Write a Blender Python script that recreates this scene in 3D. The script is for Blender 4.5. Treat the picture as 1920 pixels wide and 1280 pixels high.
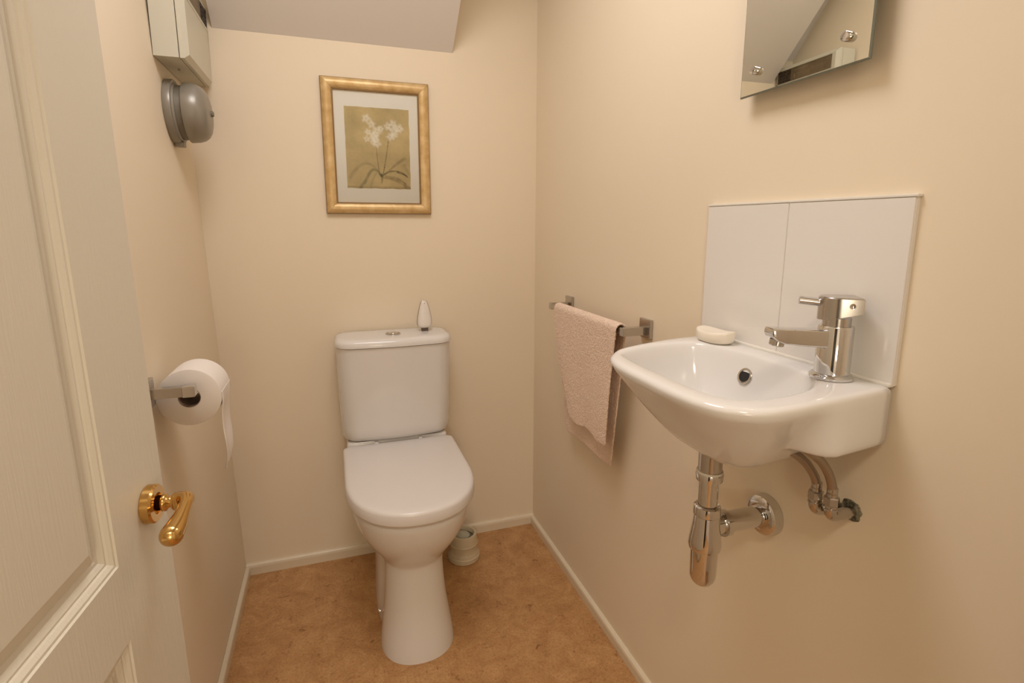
import bpy, bmesh, math, random
from mathutils import Vector, Matrix, noise
PI = math.pi
random.seed(4)
for o in list(bpy.data.objects):
    bpy.data.objects.remove(o)
S = bpy.context.scene
COL = S.collection

# ------------------------------------------------------------------ camera, world, light, exposure
cam_d = bpy.data.cameras.new('camera')
cam = bpy.data.objects.new('camera', cam_d)
COL.objects.link(cam)
YAW, PITCH, ROLL = 0.325188, 0.175330, 0.001947
fw = Vector((math.sin(YAW)*math.cos(PITCH), math.cos(YAW)*math.cos(PITCH), -math.sin(PITCH)))
rt = Vector((math.cos(YAW), -math.sin(YAW), 0))
up = rt.cross(fw)
r2 = rt*math.cos(ROLL) + up*math.sin(ROLL)
u2 = -rt*math.sin(ROLL) + up*math.cos(ROLL)
M = Matrix((r2, u2, -fw)).transposed().to_4x4()
M.translation = Vector((0, 0, 1.24))
cam.matrix_world = M
cam_d.sensor_fit = 'HORIZONTAL'
cam_d.sensor_width = 36.0
cam_d.lens = 998.83/1920*36
cam_d.shift_y = (599.46-640)/1920
cam_d.clip_start = 0.01
S.camera = cam

world = bpy.data.worlds.new('world')
S.world = world
world.use_nodes = True
world.node_tree.nodes['Background'].inputs[0].default_value = (0.02, 0.019, 0.017, 1)
world.node_tree.nodes['Background'].inputs[1].default_value = 1.0

def area(name, loc, target, size, power, col, shape='DISK', size_y=None):
    d = bpy.data.lights.new(name, 'AREA')
    d.shape = shape
    d.size = size
    if size_y: d.size_y = size_y
    d.energy = power
    d.color = col
    o = bpy.data.objects.new(name, d)
    COL.objects.link(o)
    o.location = loc
    o.rotation_euler = (Vector(target)-Vector(loc)).to_track_quat('-Z', 'Y').to_euler()
    return o
area('ceiling_lamp', (0.08, 0.93, 2.36), (0.08, 0.93, 0), 0.60, 10.1, (1.0, 0.96, 0.97))
def point_fill(name, loc, radius, power, col):
    d = bpy.data.lights.new(name, 'POINT')
    d.shadow_soft_size = radius; d.energy = power; d.color = col
    o = bpy.data.objects.new(name, d); COL.objects.link(o); o.location = loc
point_fill('hall_fill_light', (-0.10, -0.90, 1.10), 0.15, 12.0, (1.0, 0.85, 0.64))  # added fill, an unseen source brightening the room from the hall
area('hall_top_fill_light', (-0.12, -0.62, 2.36), (-0.12, -0.62, 0), 0.40, 13.0, (1.0, 0.87, 0.70))  # second added fill, sends light down through the doorway onto the floor
S.view_settings.view_transform = 'Standard'
S.view_settings.look = 'None'
S.view_settings.exposure = 0.0
S.view_settings.gamma = 1.0
S.view_settings.use_curve_mapping = False

# ------------------------------------------------------------------ room measures (metres)
XR, XL, YB, LEAN = 0.7508, -0.3501, 1.9470, -0.0280
ZC = 2.40
def wl(z): return XL + LEAN*z          # the left wall leans a little

# ------------------------------------------------------------------ helpers
def lin(c):
    c = c/255.0
    return c/12.92 if c <= 0.04045 else ((c+0.055)/1.055)**2.4
def srgb(r, g, b): return (lin(r), lin(g), lin(b), 1.0)

def nodes_of(m):
    nt = m.node_tree
    return nt, nt.nodes, nt.links, nt.nodes['Principled BSDF']
def mat(name, col, rough=0.5, metal=0.0, spec=None, coat=0.0):
    m = bpy.data.materials.new(name)
    m.use_nodes = True
    nt, N, L, b = nodes_of(m)
    b.inputs['Base Color'].default_value = col if len(col) == 4 else (*col, 1)
    b.inputs['Roughness'].default_value = rough
    b.inputs['Metallic'].default_value = metal
    if spec is not None: b.inputs['Specular IOR Level'].default_value = spec
    if coat: 
        b.inputs['Coat Weight'].default_value = coat
        b.inputs['Coat Roughness'].default_value = 0.08
    return m
def add_noise_color(m, c1, c2, scale, detail=4, lo=0.35, hi=0.65, stretch=(1, 1, 1), rough=0.6):
    nt, N, L, b = nodes_of(m)
    tc = N.new('ShaderNodeTexCoord'); mp = N.new('ShaderNodeMapping')
    mp.inputs['Scale'].default_value = stretch
    n = N.new('ShaderNodeTexNoise'); n.inputs['Scale'].default_value = scale
    n.inputs['Detail'].default_value = detail; n.inputs['Roughness'].default_value = rough
    r = N.new('ShaderNodeValToRGB')
    r.color_ramp.elements[0].position = lo; r.color_ramp.elements[1].position = hi
    r.color_ramp.elements[0].color = c1 if len(c1) == 4 else (*c1, 1)
    r.color_ramp.elements[1].color = c2 if len(c2) == 4 else (*c2, 1)
    L.new(tc.outputs['Object'], mp.inputs[0]); L.new(mp.outputs[0], n.inputs[0])
    L.new(n.outputs[0], r.inputs[0]); L.new(r.outputs[0], b.inputs['Base Color'])
    return n, r
def add_bump(m, scale, strength=0.1, dist=0.001, stretch=(1, 1, 1), detail=3):
    nt, N, L, b = nodes_of(m)
    tc = N.new('ShaderNodeTexCoord'); mp = N.new('ShaderNodeMapping')
    mp.inputs['Scale'].default_value = stretch
    n = N.new('ShaderNodeTexNoise'); n.inputs['Scale'].default_value = scale
    n.inputs['Detail'].default_value = detail
    bp = N.new('ShaderNodeBump'); bp.inputs['Strength'].default_value = strength
    bp.inputs['Distance'].default_value = dist
    L.new(tc.outputs['Object'], mp.inputs[0]); L.new(mp.outputs[0], n.inputs[0])
    L.new(n.outputs[0], bp.inputs['Height']); L.new(bp.outputs[0], b.inputs['Normal'])

def obj(name, bm, m, parent=None, smooth=True, angle=35, label=None, kind=None, bevel=0, bseg=2):
    """Link a bmesh as one mesh object."""
    bmesh.ops.remove_doubles(bm, verts=bm.verts, dist=1e-6)
    bmesh.ops.recalc_face_normals(bm, faces=bm.faces)
    me = bpy.data.meshes.new(name)
    bm.to_mesh(me); bm.free()
    for mm in (m if isinstance(m, (list, tuple)) else [m]): me.materials.append(mm)
    if smooth:
        for p in me.polygons: p.use_smooth = True
        me.set_sharp_from_angle(angle=math.radians(angle))
    o = bpy.data.objects.new(name, me)
    COL.objects.link(o)
    if parent:
        o.parent = parent
        o.matrix_parent_inverse = Matrix.Translation(parent.location).inverted() if parent.type == 'EMPTY' else parent.matrix_basis.inverted()
    if label: o['label'] = label
    if kind: o['kind'] = kind
    if bevel:
        bv = o.modifiers.new('bevel', 'BEVEL'); bv.width = bevel; bv.segments = bseg
        bv.limit_method = 'ANGLE'; bv.angle_limit = math.radians(40); bv.harden_normals = False
    return o
def thing(name, label, cat, loc, group=None):
    o = bpy.data.objects.new(name, None)
    o.empty_display_size = 0.05
    COL.objects.link(o)
    o.location = loc
    o['label'] = label; o['category'] = cat
    if group: o['group'] = group
    return o
def tag(o, label, cat):
    o['label'] = label; o['category'] = cat
    return o

def B(): return bmesh.new()
def box(bm, x0, x1, y0, y1, z0, z1, mi=0):
    v = [bm.verts.new((x, y, z)) for x in (x0, x1) for y in (y0, y1) for z in (z0, z1)]
    for q in ((0, 1, 3, 2), (4, 6, 7, 5), (0, 4, 5, 1), (2, 3, 7, 6), (0, 2, 6, 4), (1, 5, 7, 3)):
        f = bm.faces.new([v[i] for i in q]); f.material_index = mi
    return v
def frame_of(d):
    d = Vector(d).normalized()
    a = Vector((0, 0, 1)) if abs(d.z) < 0.9 else Vector((1, 0, 0))
    u = d.cross(a).normalized()
    return u, d.cross(u).normalized(), d
def ring_faces(bm, a, b, mi=0):
    n = len(a)
    for i in range(n):
        f = bm.faces.new((a[i], a[(i+1) % n], b[(i+1) % n], b[i])); f.material_index = mi
def loft(bm, rings, cap0=True, cap1=True, mi=0):
    """rings: lists of points, all of one length; pole caps when a cap ring is wanted."""
    vr = [[bm.verts.new(p) for p in r] for r in rings]
    for a, b in zip(vr, vr[1:]): ring_faces(bm, a, b, mi)
    for on, r in ((cap0, vr[0]), (cap1, vr[-1])):
        if on:
            c = bm.verts.new(sum((v.co for v in r), Vector())/len(r))
            for i in range(len(r)):
                f = bm.faces.new((r[i], r[(i+1) % len(r)], c)); f.material_index = mi
    return vr
def lathe(bm, profile, origin, axis, n=40, cap0=True, cap1=True, mi=0):
    """profile: (distance along axis, radius) pairs."""
    u, v, d = frame_of(axis); o = Vector(origin)
    rings = [[o + d*t + (u*math.cos(2*PI*i/n) + v*math.sin(2*PI*i/n))*max(r, 1e-5) for i in range(n)] for t, r in profile]
    return loft(bm, rings, cap0, cap1, mi)
def tube(bm, pts, radii, n=16, cap=True, mi=0):
    pts = [Vector(p) for p in pts]
    if not isinstance(radii, (list, tuple)): radii = [radii]*len(pts)
    rings = []; pu = None
    for i, p in enumerate(pts):
        t = (pts[min(i+1, len(pts)-1)] - pts[max(i-1, 0)]).normalized()
        if pu is None: pu = frame_of(t)[0]
        pu = (pu - t*pu.dot(t)).normalized(); w = t.cross(pu)
        rings.append([p + (pu*math.cos(2*PI*k/n) + w*math.sin(2*PI*k/n))*radii[i] for k in range(n)])
    return loft(bm, rings, cap, cap, mi)
def spline(pts, per=8, closed=False):
    """Catmull-Rom through pts (tuples of any length)."""
    n = len(pts); out = []
    rng = range(n) if closed else range(n-1)
    for i in rng:
        if closed: p = [pts[(i+k) % n] for k in (-1, 0, 1, 2)]
        else: p = [pts[max(0, min(n-1, i+k))] for k in (-1, 0, 1, 2)]
        for s in range(per):
            t = s/per
            out.append(tuple(0.5*(2*b + (c-a)*t + (2*a-5*b+4*c-d)*t*t + (3*b-a-3*c+d)*t**3) for a, b, c, d in zip(*p)))
    if not closed: out.append(tuple(pts[-1]))
    return out
def smooth01(a, b, x):
    t = max(0.0, min(1.0, (x-a)/(b-a))); return t*t*(3-2*t)
def interp(tab, x):
    """piecewise smooth lookup in a sorted table of (x, y)."""
    if x <= tab[0][0]: return tab[0][1]
    for (a, fa), (b, fb) in zip(tab, tab[1:]):
        if x <= b: return fa + (fb-fa)*(x-a)/(b-a)
    return tab[-1][1]

# ------------------------------------------------------------------ materials
WALLC = (0.84, 0.73, 0.565)
m_wall = mat('wall_paint', WALLC, 0.55, spec=0.3); add_bump(m_wall, 160, 0.10, 0.0006)
m_ceil = mat('ceiling_paint', (0.76, 0.72, 0.68), 0.8); add_bump(m_ceil, 120, 0.10, 0.0008)
m_gloss = mat('white_gloss_paint', (0.80, 0.75, 0.65), 0.35, spec=0.4)
m_skirt = mat('cream_gloss_paint', (0.76, 0.66, 0.50), 0.35, spec=0.4)
m_door = mat('door_paint', (0.70, 0.655, 0.555), 0.42, spec=0.4)
add_bump(m_door, 60, 0.32, 0.0012, (6.0, 6.0, 0.35), 4)
m_ceramic = mat('white_ceramic', (0.77, 0.745, 0.72), 0.12, spec=0.5)
m_seat = mat('seat_plastic', (0.735, 0.695, 0.665), 0.24, spec=0.5)
m_tile = mat('glazed_tile', (0.80, 0.765, 0.72), 0.13)
m_grout = mat('grout', (0.80, 0.76, 0.69), 0.6)
m_chrome = mat('chrome', (0.68, 0.67, 0.66), 0.045, 1.0)
m_chrome_b = mat('brushed_chrome', (0.53, 0.505, 0.475), 0.20, 1.0)
m_steel = mat('braided_steel', (0.42, 0.36, 0.30), 0.38, 1.0); add_bump(m_steel, 900, 0.5, 0.0006)
m_brass = mat('polished_brass', (0.64, 0.40, 0.14), 0.16, 1.0)
m_black = mat('black_void', (0.006, 0.005, 0.005), 0.6)
m_paper = mat('tissue_paper', (0.84, 0.78, 0.72), 0.9, spec=0.1); add_bump(m_paper, 220, 0.15, 0.0006)
m_card = mat('cardboard_core', (0.28, 0.20, 0.14), 0.9)
m_plastic = mat('cream_plastic', (0.63, 0.60, 0.49), 0.4)
m_panelbrown = mat('brown_keypad', (0.16, 0.115, 0.065), 0.35)
add_noise_color(m_panelbrown, (0.12, 0.085, 0.045), (0.21, 0.155, 0.09), 14)
m_key = mat('dark_rubber_key', (0.035, 0.022, 0.014), 0.5)
m_print = mat('panel_print', (0.30, 0.23, 0.14), 0.6)
m_bell = mat('grey_hammer_paint', (0.29, 0.265, 0.22), 0.34, 0.25)
add_bump(m_bell, 300, 0.08, 0.0005)
m_bell_d = mat('dark_grey_paint', (0.20, 0.18, 0.14), 0.45, 0.2)
m_glass_edge = mat('glass_edge', (0.17, 0.18, 0.14), 0.2)
m_mirror = mat('silvered_glass', (0.80, 0.80, 0.72), 0.015, 1.0)
m_soap = mat('cream_soap', (0.86, 0.78, 0.66), 0.38)
m_soap.node_tree.nodes['Principled BSDF'].inputs['Subsurface Weight'].default_value = 0.15
m_soap.node_tree.nodes['Principled BSDF'].inputs['Subsurface Radius'].default_value = (0.01, 0.007, 0.004)
m_pot = mat('cream_pot_plastic', (0.62, 0.53, 0.37), 0.42)
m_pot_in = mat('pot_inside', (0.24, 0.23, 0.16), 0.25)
m_bristle = mat('brush_head', (0.50, 0.50, 0.40), 0.4)
m_white_pl = mat('white_plastic', (0.82, 0.77, 0.71), 0.3)
m_washer = mat('white_washer', (0.75, 0.70, 0.60), 0.5)
m_mat = mat('mount_board', (0.85, 0.81, 0.70), 0.85)
m_plaster_hole = mat('plaster_and_hole_shade', (0.30, 0.26, 0.19), 0.9)
add_noise_color(m_plaster_hole, (0.06, 0.055, 0.035), (0.30, 0.27, 0.19), 90, lo=0.4, hi=0.6)  # dark end of the ramp puts the recess shade into the plaster

m_gold = mat('gilt_wood', (0.62, 0.41, 0.17), 0.42, 0.35)
add_noise_color(m_gold, (0.56, 0.36, 0.14), (0.74, 0.54, 0.27), 30, 6, 0.32, 0.65)
m_gilt_edge = mat('gilt_edge', (0.28, 0.17, 0.07), 0.5, 0.4)

m_towel = mat('peach_towelling', (0.84, 0.61, 0.47), 0.95, spec=0.05)
add_noise_color(m_towel, (0.76, 0.555, 0.43), (0.92, 0.74, 0.61), 240, 3, 0.3, 0.62)
add_bump(m_towel, 260, 0.9, 0.004)
m_hem = mat('towel_hem', (0.80, 0.52, 0.34), 0.95, spec=0.05)

# vinyl floor: mottled brown
m_floor = mat('vinyl_floor', (0.36, 0.2, 0.1), 0.45, spec=0.35)
nt, N, L, b = nodes_of(m_floor)
tc = N.new('ShaderNodeTexCoord')
def nz(scale, detail, rough, dist=0.0):
    n = N.new('ShaderNodeTexNoise'); n.inputs['Scale'].default_value = scale
    n.inputs['Detail'].default_value = detail; n.inputs['Roughness'].default_value = rough
    n.inputs['Distortion'].default_value = dist
    L.new(tc.outputs['Object'], n.inputs[0]); return n
def ramp(src, stops):
    r = N.new('ShaderNodeValToRGB'); e = r.color_ramp.elements
    e[0].position, e[0].color = stops[0][0], (*stops[0][1], 1)
    e[1].position, e[1].color = stops[-1][0], (*stops[-1][1], 1)
    for p, c in stops[1:-1]:
        k = e.new(p); k.color = (*c, 1)
    L.new(src, r.inputs[0]); return r
def mixc(a, b_, f, mode='MIX'):
    mx = N.new('ShaderNodeMix'); mx.data_type = 'RGBA'; mx.blend_type = mode
    if isinstance(f, float): mx.inputs[0].default_value = f
    else: L.new(f, mx.inputs[0])
    L.new(a, mx.inputs[6]); L.new(b_, mx.inputs[7]); return mx.outputs[2]
r1 = ramp(nz(16, 7, 0.72, 0.6).outputs[0], [(0.30, (0.39, 0.198, 0.078)), (0.5, (0.485, 0.262, 0.108)), (0.70, (0.58, 0.338, 0.150))])
r2_ = ramp(nz(150, 5, 0.8).outputs[0], [(0.30, (0.55, 0.48, 0.42)), (0.50, (1, 1, 1)), (0.72, (1.22, 1.22, 1.22))])
c = mixc(r1.outputs[0], r2_.outputs[0], 0.8, 'MULTIPLY')
r3 = ramp(nz(38, 5, 0.65, 1.2).outputs[0], [(0.30, (0.50, 0.42, 0.36)), (0.40, (1, 1, 1)), (1.0, (1, 1, 1))])
c = mixc(c, r3.outputs[0], 0.85, 'MULTIPLY')
L.new(c, b.inputs['Base Color'])

# picture glass: clear pane with a mirror-like film of reflection
m_pane = bpy.data.materials.new('picture_glass'); m_pane.use_nodes = True
nt = m_pane.node_tree; nt.nodes.clear()
out = nt.nodes.new('ShaderNodeOutputMaterial'); mx = nt.nodes.new('ShaderNodeMixShader')
tr = nt.nodes.new('ShaderNodeBsdfTransparent'); gl = nt.nodes.new('ShaderNodeBsdfGlossy')
gl.inputs['Roughness'].default_value = 0.02
fr = nt.nodes.new('ShaderNodeFresnel'); fr.inputs['IOR'].default_value = 1.33
nt.links.new(fr.outputs[0], mx.inputs[0]); nt.links.new(tr.outputs[0], mx.inputs[1])
nt.links.new(gl.outputs[0], mx.inputs[2]); nt.links.new(mx.outputs[0], out.inputs[0])

# ------------------------------------------------------------------ room shell
YF = -0.12      # outer face of the front wall, the room side is y = 0
HX0, HX1, HY = -0.75, 1.05, -1.35    # the hall outside the doorway
def struct(name, bm, m, **k):
    o = obj(name, bm, m, smooth=False, **k); o['kind'] = 'structure'; return o
bm = B(); box(bm, HX0-0.1, HX1+0.1, HY-0.1, YB+0.1, -0.08, 0.0); struct('floor', bm, m_floor)
bm = B(); box(bm, XL-0.2, XR+0.1, YB, YB+0.1, 0, ZC); struct('wall_back', bm, m_wall)
bm = B(); box(bm, XR, XR+0.1, YF, YB, 0, ZC); struct('wall_right', bm, m_wall)
bm = B()
v = box(bm, XL-0.1, XL, YF, YB, 0, ZC)
for q in v: q.co.x += LEAN*q.co.z
struct('wall_left', bm, m_wall)
DX0, DX1, DZ = -0.345, 0.44, 2.03      # doorway
bm = B()
box(bm, HX0, DX0, YF, 0, 0, ZC); box(bm, DX1, XR, YF, 0, 0, ZC); box(bm, DX0, DX1, YF, 0, DZ, ZC)
box(bm, XR, HX1, YF, YF+0.05, 0, ZC)
struct('wall_front', bm, m_wall)
bm = B(); box(bm, HX0, HX1, HY-0.1, HY, 0, ZC); struct('wall_hall', bm, mat('hall_paint', (0.78, 0.76, 0.72), 0.7))
m_dkpanel = mat('dark_reflection_panel', (0.014, 0.009, 0.007), 0.5)
bm = B(); box(bm, HX0, HX0+0.035, -1.12, -0.36, 0.005, 2.0); struct('hall_dark_panel', bm, m_dkpanel)  # added dark panel, unseen, gives the chrome something dark to reflect
bm = B()
box(bm, HX0, HX0+0.05, -1.20, -1.12, 0, 2.08); box(bm, HX0, HX0+0.05, -0.36, -0.28, 0, 2.08); box(bm, HX0, HX0+0.05, -1.12, -0.36, 2.0, 2.08)
struct('dark_panel_trim', bm, m_gloss)  # white surround of the added dark panel
bm = B(); box(bm, HX0-0.1, HX0, HY-0.1, 0, 0, ZC); struct('wall_hall_left', bm, bpy.data.materials['hall_paint'])
bm = B(); box(bm, HX1, HX1+0.1, HY-0.1, YF+0.05, 0, ZC); struct('wall_hall_right', bm, bpy.data.materials['hall_paint'])
bm = B(); box(bm, HX0-0.1, HX1+0.1, HY-0.1, YB+0.1, ZC, ZC+0.1); struct('ceiling', bm, m_ceil)
# underside of the stairs, rising towards the door
SX = 0.436; SL = 1.0
bm = B()
ys = YB-(ZC-1.828)/SL
xl1, xl2 = XL-0.09, XL-0.09
XN, ZN, SN = -0.307, 1.925, 1.2
def prism_x(bm, xa, xb, z0, sl, xb_top=None):
    yt = YB-(ZC-z0)/sl
    xt = xb if xb_top is None else xb_top
    v = [bm.verts.new(q) for q in ((xa, YB, z0), (xb, YB, z0), (xt, yt, ZC), (xa, yt, ZC), (xa, YB, ZC), (xb, YB, ZC))]
    for q in ((0, 1, 2, 3), (0, 4, 5, 1), (1, 5, 2), (0, 3, 4), (3, 2, 5, 4)): bm.faces.new([v[i] for i in q])
prism_x(bm, XN, SX, 1.8288, SL, SX+0.012)
prism_x(bm, XL-0.09, XN, ZN, SN)
struct('ceiling_sloped', bm, m_ceil)
# skirting: rounded top edge
def skirt(name, p0, p1, inward, h=0.040, t=0.013):
    bm = B(); p0, p1, d = Vector(p0), Vector(p1), Vector(inward)
    prof = [(0, 0), (t, 0), (t, h*0.72), (t*0.86, h*0.90), (t*0.5, h), (0, h)]
    a = [bm.verts.new(p0 + d*x + Vector((0, 0, z))) for x, z in prof]
    b_ = [bm.verts.new(p1 + d*x + Vector((0, 0, z))) for x, z in prof]
    ring_faces(bm, a, b_)
    bm.faces.new(a); bm.faces.new(b_[::-1])
    struct(name, bm, m_skirt)
skirt('baseboard_back', (XL, YB, 0), (XR, YB, 0), (0, -1, 0))
skirt('baseboard_right', (XR, YB-0.013, 0), (XR, 0.0, 0), (-1, 0, 0), 0.034)
skirt('baseboard_left', (XL, YB-0.013, 0), (XL, 0.32, 0), (1, 0, 0), 0.034)
# door lining and architrave
bm = B()
box(bm, DX1-0.025, DX1, YF-0.01, 0.0, 0, DZ-0.025); box(bm, DX0, DX1, YF-0.01, 0.0, DZ-0.025, DZ)
box(bm, DX1-0.01, DX1+0.05, 0.0, 0.012, 0, DZ+0.05)
box(bm, DX0+0.01, DX1+0.05, 0.0, 0.012, DZ-0.01, DZ+0.05)
struct('trim_1', bm, m_gloss)

# ------------------------------------------------------------------ door leaf, opened against the left wall
ANG = math.radians(5.837)
DD = Vector((math.sin(ANG), math.cos(ANG), 0)); DN = Vector((DD.y, -DD.x, 0))
P0 = Vector((-0.235, 0.796, 0))        # latch edge of the face at z = 0.832
def dp(s, z, o=0.0):                   # point on the door: s along the leaf from the latch edge, o proud of the face
    return P0 + DD*s + DN*o + Vector((-0.016*(z-0.832), 0, z))
DW, DT, DZ0, DZ1 = 0.745, 0.040, 0.012, 1.995
PX = [(-0.1335-0.230, -0.1335), (-DW+0.10, -0.1335-0.230-0.085)]
PZ = [(0.20, 0.7615), (0.856, 1.87)]
def door_leaf():
    bm = B()
    ss = sorted({-DW, 0.0, *[q for a in PX for q in a]}); zs = sorted({DZ0, DZ1, *[q for a in PZ for q in a]})
    g = {}
    for o in (0.0, -DT):
        for s in ss:
            for z in zs: g[s, z, o] = bm.verts.new(dp(s, z, o))
    for i in range(len(ss)-1):
        for j in range(len(zs)-1):
            s0, s1, z0, z1 = ss[i], ss[i+1], zs[j], zs[j+1]
            hole = any(abs(s0-a) < 1e-6 and abs(s1-b_) < 1e-6 for a, b_ in PX) and any(abs(z0-a) < 1e-6 and abs(z1-b_) < 1e-6 for a, b_ in PZ)
            for o in (0.0, -DT):
                if hole and o == 0.0: continue
                bm.faces.new([g[s0, z0, o], g[s1, z0, o], g[s1, z1, o], g[s0, z1, o]])
    for i in range(len(ss)-1):
        for z in (DZ0, DZ1): bm.faces.new([g[ss[i], z, 0.0], g[ss[i+1], z, 0.0], g[ss[i+1], z, -DT], g[ss[i], z, -DT]])
    for j in range(len(zs)-1):
        for s in (-DW, 0.0): bm.faces.new([g[s, zs[j], 0.0], g[s, zs[j+1], 0.0], g[s, zs[j+1], -DT], g[s, zs[j], -DT]])
    return bm
door = obj('door_1', door_leaf(), m_door, smooth=False)
door['kind'] = 'structure'
door['label'] = 'white moulded panel door with brass lever handle, opened against the left wall'
prof = [(0, 0), (0.0015, -0.0020), (0.0045, -0.0022), (0.0085, -0.0050), (0.0100, -0.0068), (0.0125, -0.0068), (0.0160, -0.0090),
        (0.0175, -0.0108), (0.0215, -0.0110), (0.0235, -0.0120), (0.0400, -0.0045), (0.0440, -0.0030)]
for a, b_ in PX:
    for z0, z1 in PZ:
        bm = B(); vr = []
        for t, o in prof:
            vr.append([bm.verts.new(dp(s, z, o)) for s, z in ((a+t, z0+t), (b_-t, z0+t), (b_-t, z1-t), (a+t, z1-t))])
        for q, w in zip(vr, vr[1:]): ring_faces(bm, q, w)
        bm.faces.new(vr[-1])
        obj('panel', bm, m_door, door, smooth=False)
# brass lever
hr = (-0.052, 0.889)
bm = B(); o_ = dp(*hr)
lathe(bm, [(0, 0.0225), (0.002, 0.0245), (0.011, 0.0245), (0.0135, 0.0225), (0.0135, 0.0135), (0.0095, 0.0125)], o_, DN, 40)
rose = obj('rose', bm, m_brass, door, label='round polished brass rose')
def hp(s, z, o): return dp(hr[0]+s, hr[1]+z, o)
bm = B()
lathe(bm, [(0.008, 0.0095), (0.018, 0.0095), (0.020, 0.011), (0.023, 0.011), (0.025, 0.008), (0.029, 0.0065), (0.031, 0.0095), (0.034, 0.0115)], o_, DN, 24)
path = spline([(0.000, 0.000, 0.032), (-0.001, 0.001, 0.041), (-0.006, 0.004, 0.0480), (-0.017, 0.005, 0.0520), (-0.035, 0.001, 0.0535), (-0.053, -0.005, 0.0530), (-0.067, -0.009, 0.0515)], 6)
rad = spline([(0.0108,), (0.0115,), (0.0104,), (0.0080,), (0.0084,), (0.0112,), (0.0130,)], 6)
tube(bm, [hp(s, z, o) for s, z, o in path], [r[0] for r in rad], 20, cap=False)
end = Vector(hp(*path[-1])); dr = (end - Vector(hp(*path[-4]))).normalized()
lathe(bm, [(0.0130*math.sin(t), 0.0130*math.cos(t)) for t in [PI/2*k/6 for k in range(7)]], end, dr, 20, cap0=False)
obj('lever', bm, m_brass, door, angle=60, label='polished brass teardrop lever')

# ------------------------------------------------------------------ toilet
XC = 0.188
def outline(yf, yb, hw, n=2.2, blen=0.24, rc=0.02, N_=56, hwb=None, waist=0.0):
    """closed plan curve: superelliptic front, straight sides, rounded back corners"""
    hwb = hw if hwb is None else hwb
    yc = yf + blen
    half = []
    K = N_//4
    for i in range(K+1):
        t = PI/2*i/K
        half.append((hw*math.sin(t)**(2/n), yc - blen*math.cos(t)**(2/n)))
    KS = N_//4 - 6
    for i in range(1, KS+1):
        f = i/KS; y = yc + (yb-rc-yc)*f
        w = hw + (hwb-hw)*smooth01(0.0, 1.0, f) - waist*math.sin(PI*min(1.0, f*1.6))**2
        half.append((w, y))
    for i in range(1, 6):
        t = PI/2*i/5
        half.append((hwb-rc+rc*math.cos(t), yb-rc+rc*math.sin(t)))
    return [(XC+x, y) for x, y in half] + [(XC-x, y) for x, y in reversed(half[1:])]
def zr(ol, z): return [(x, y, z) for x, y in ol]
toilet = thing('toilet', 'white close-coupled toilet with closed seat standing against the back wall', 'toilet', (XC, 1.6, 0))
bm = B()
rows = [  # z, front y, half width, depth of the round, back y, back half width, waist
    (0.000, 1.348, 0.109, 0.115, 1.74, 0.106, 0.010), (0.012, 1.350, 0.109, 0.115, 1.74, 0.106, 0.010),
    (0.05, 1.358, 0.104, 0.112, 1.74, 0.104, 0.012), (0.10, 1.371, 0.0965, 0.108, 1.74, 0.102, 0.013),
    (0.15, 1.382, 0.0905, 0.104, 1.74, 0.101, 0.013), (0.20, 1.391, 0.0870, 0.10, 1.74, 0.100, 0.012),
    (0.24, 1.397, 0.0860, 0.10, 1.74, 0.100, 0.010), (0.262, 1.400, 0.0875, 0.10, 1.745, 0.100, 0.006),
    (0.272, 1.398, 0.0915, 0.105, 1.75, 0.101, 0.003), (0.282, 1.390, 0.0990, 0.12, 1.755, 0.103, 0.0),
    (0.30, 1.374, 0.1110, 0.15, 1.765, 0.108, 0.0), (0.325, 1.352, 0.1290, 0.18, 1.785, 0.116, 0.0),
    (0.35, 1.334, 0.1450, 0.20, 1.81, 0.128, 0.0), (0.38, 1.316, 0.1600, 0.22, 1.86, 0.146, 0.0),
    (0.41, 1.304, 0.1700, 0.235, 1.90, 0.162, 0.0), (0.435, 1.298, 0.1750, 0.24, 1.92, 0.172, 0.0),
    (0.452, 1.296, 0.1765, 0.24, 1.93, 0.176, 0.0), (0.459, 1.300, 0.1730, 0.236, 1.928, 0.174, 0.0)]
rings = [zr(outline(yf, yb, hw, 2.25, bl, 0.03, 56, hwb, wst), z) for z, yf, hw, bl, yb, hwb, wst in rows]
loft(bm, rings)
# ceramic shelf behind the seat that carries the cistern
shelf = [(XC+sx*0.170, y) for sx, y in ((1, 1.80), (1, 1.925), (-1, 1.925), (-1, 1.80))]
def rrect(x0, x1, y0, y1, r, n=6):
    o = []
    for cx, cy, a0 in ((x1-r, y0+r, -90), (x1-r, y1-r, 0), (x0+r, y1-r, 90), (x0+r, y0+r, 180)):
        for i in range(n+1):
            a = math.radians(a0+90*i/n); o.append((cx+r*math.cos(a), cy+r*math.sin(a)))
    return o
loft(bm, [zr(rrect(XC-0.172, XC+0.172, 1.793, 1.932, 0.02), z) for z in (0.44, 0.502)] + [zr(rrect(XC-0.168, XC+0.168, 1.797, 1.930, 0.02), 0.5085)])
obj('pan', bm, m_ceramic, toilet, angle=50)
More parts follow.
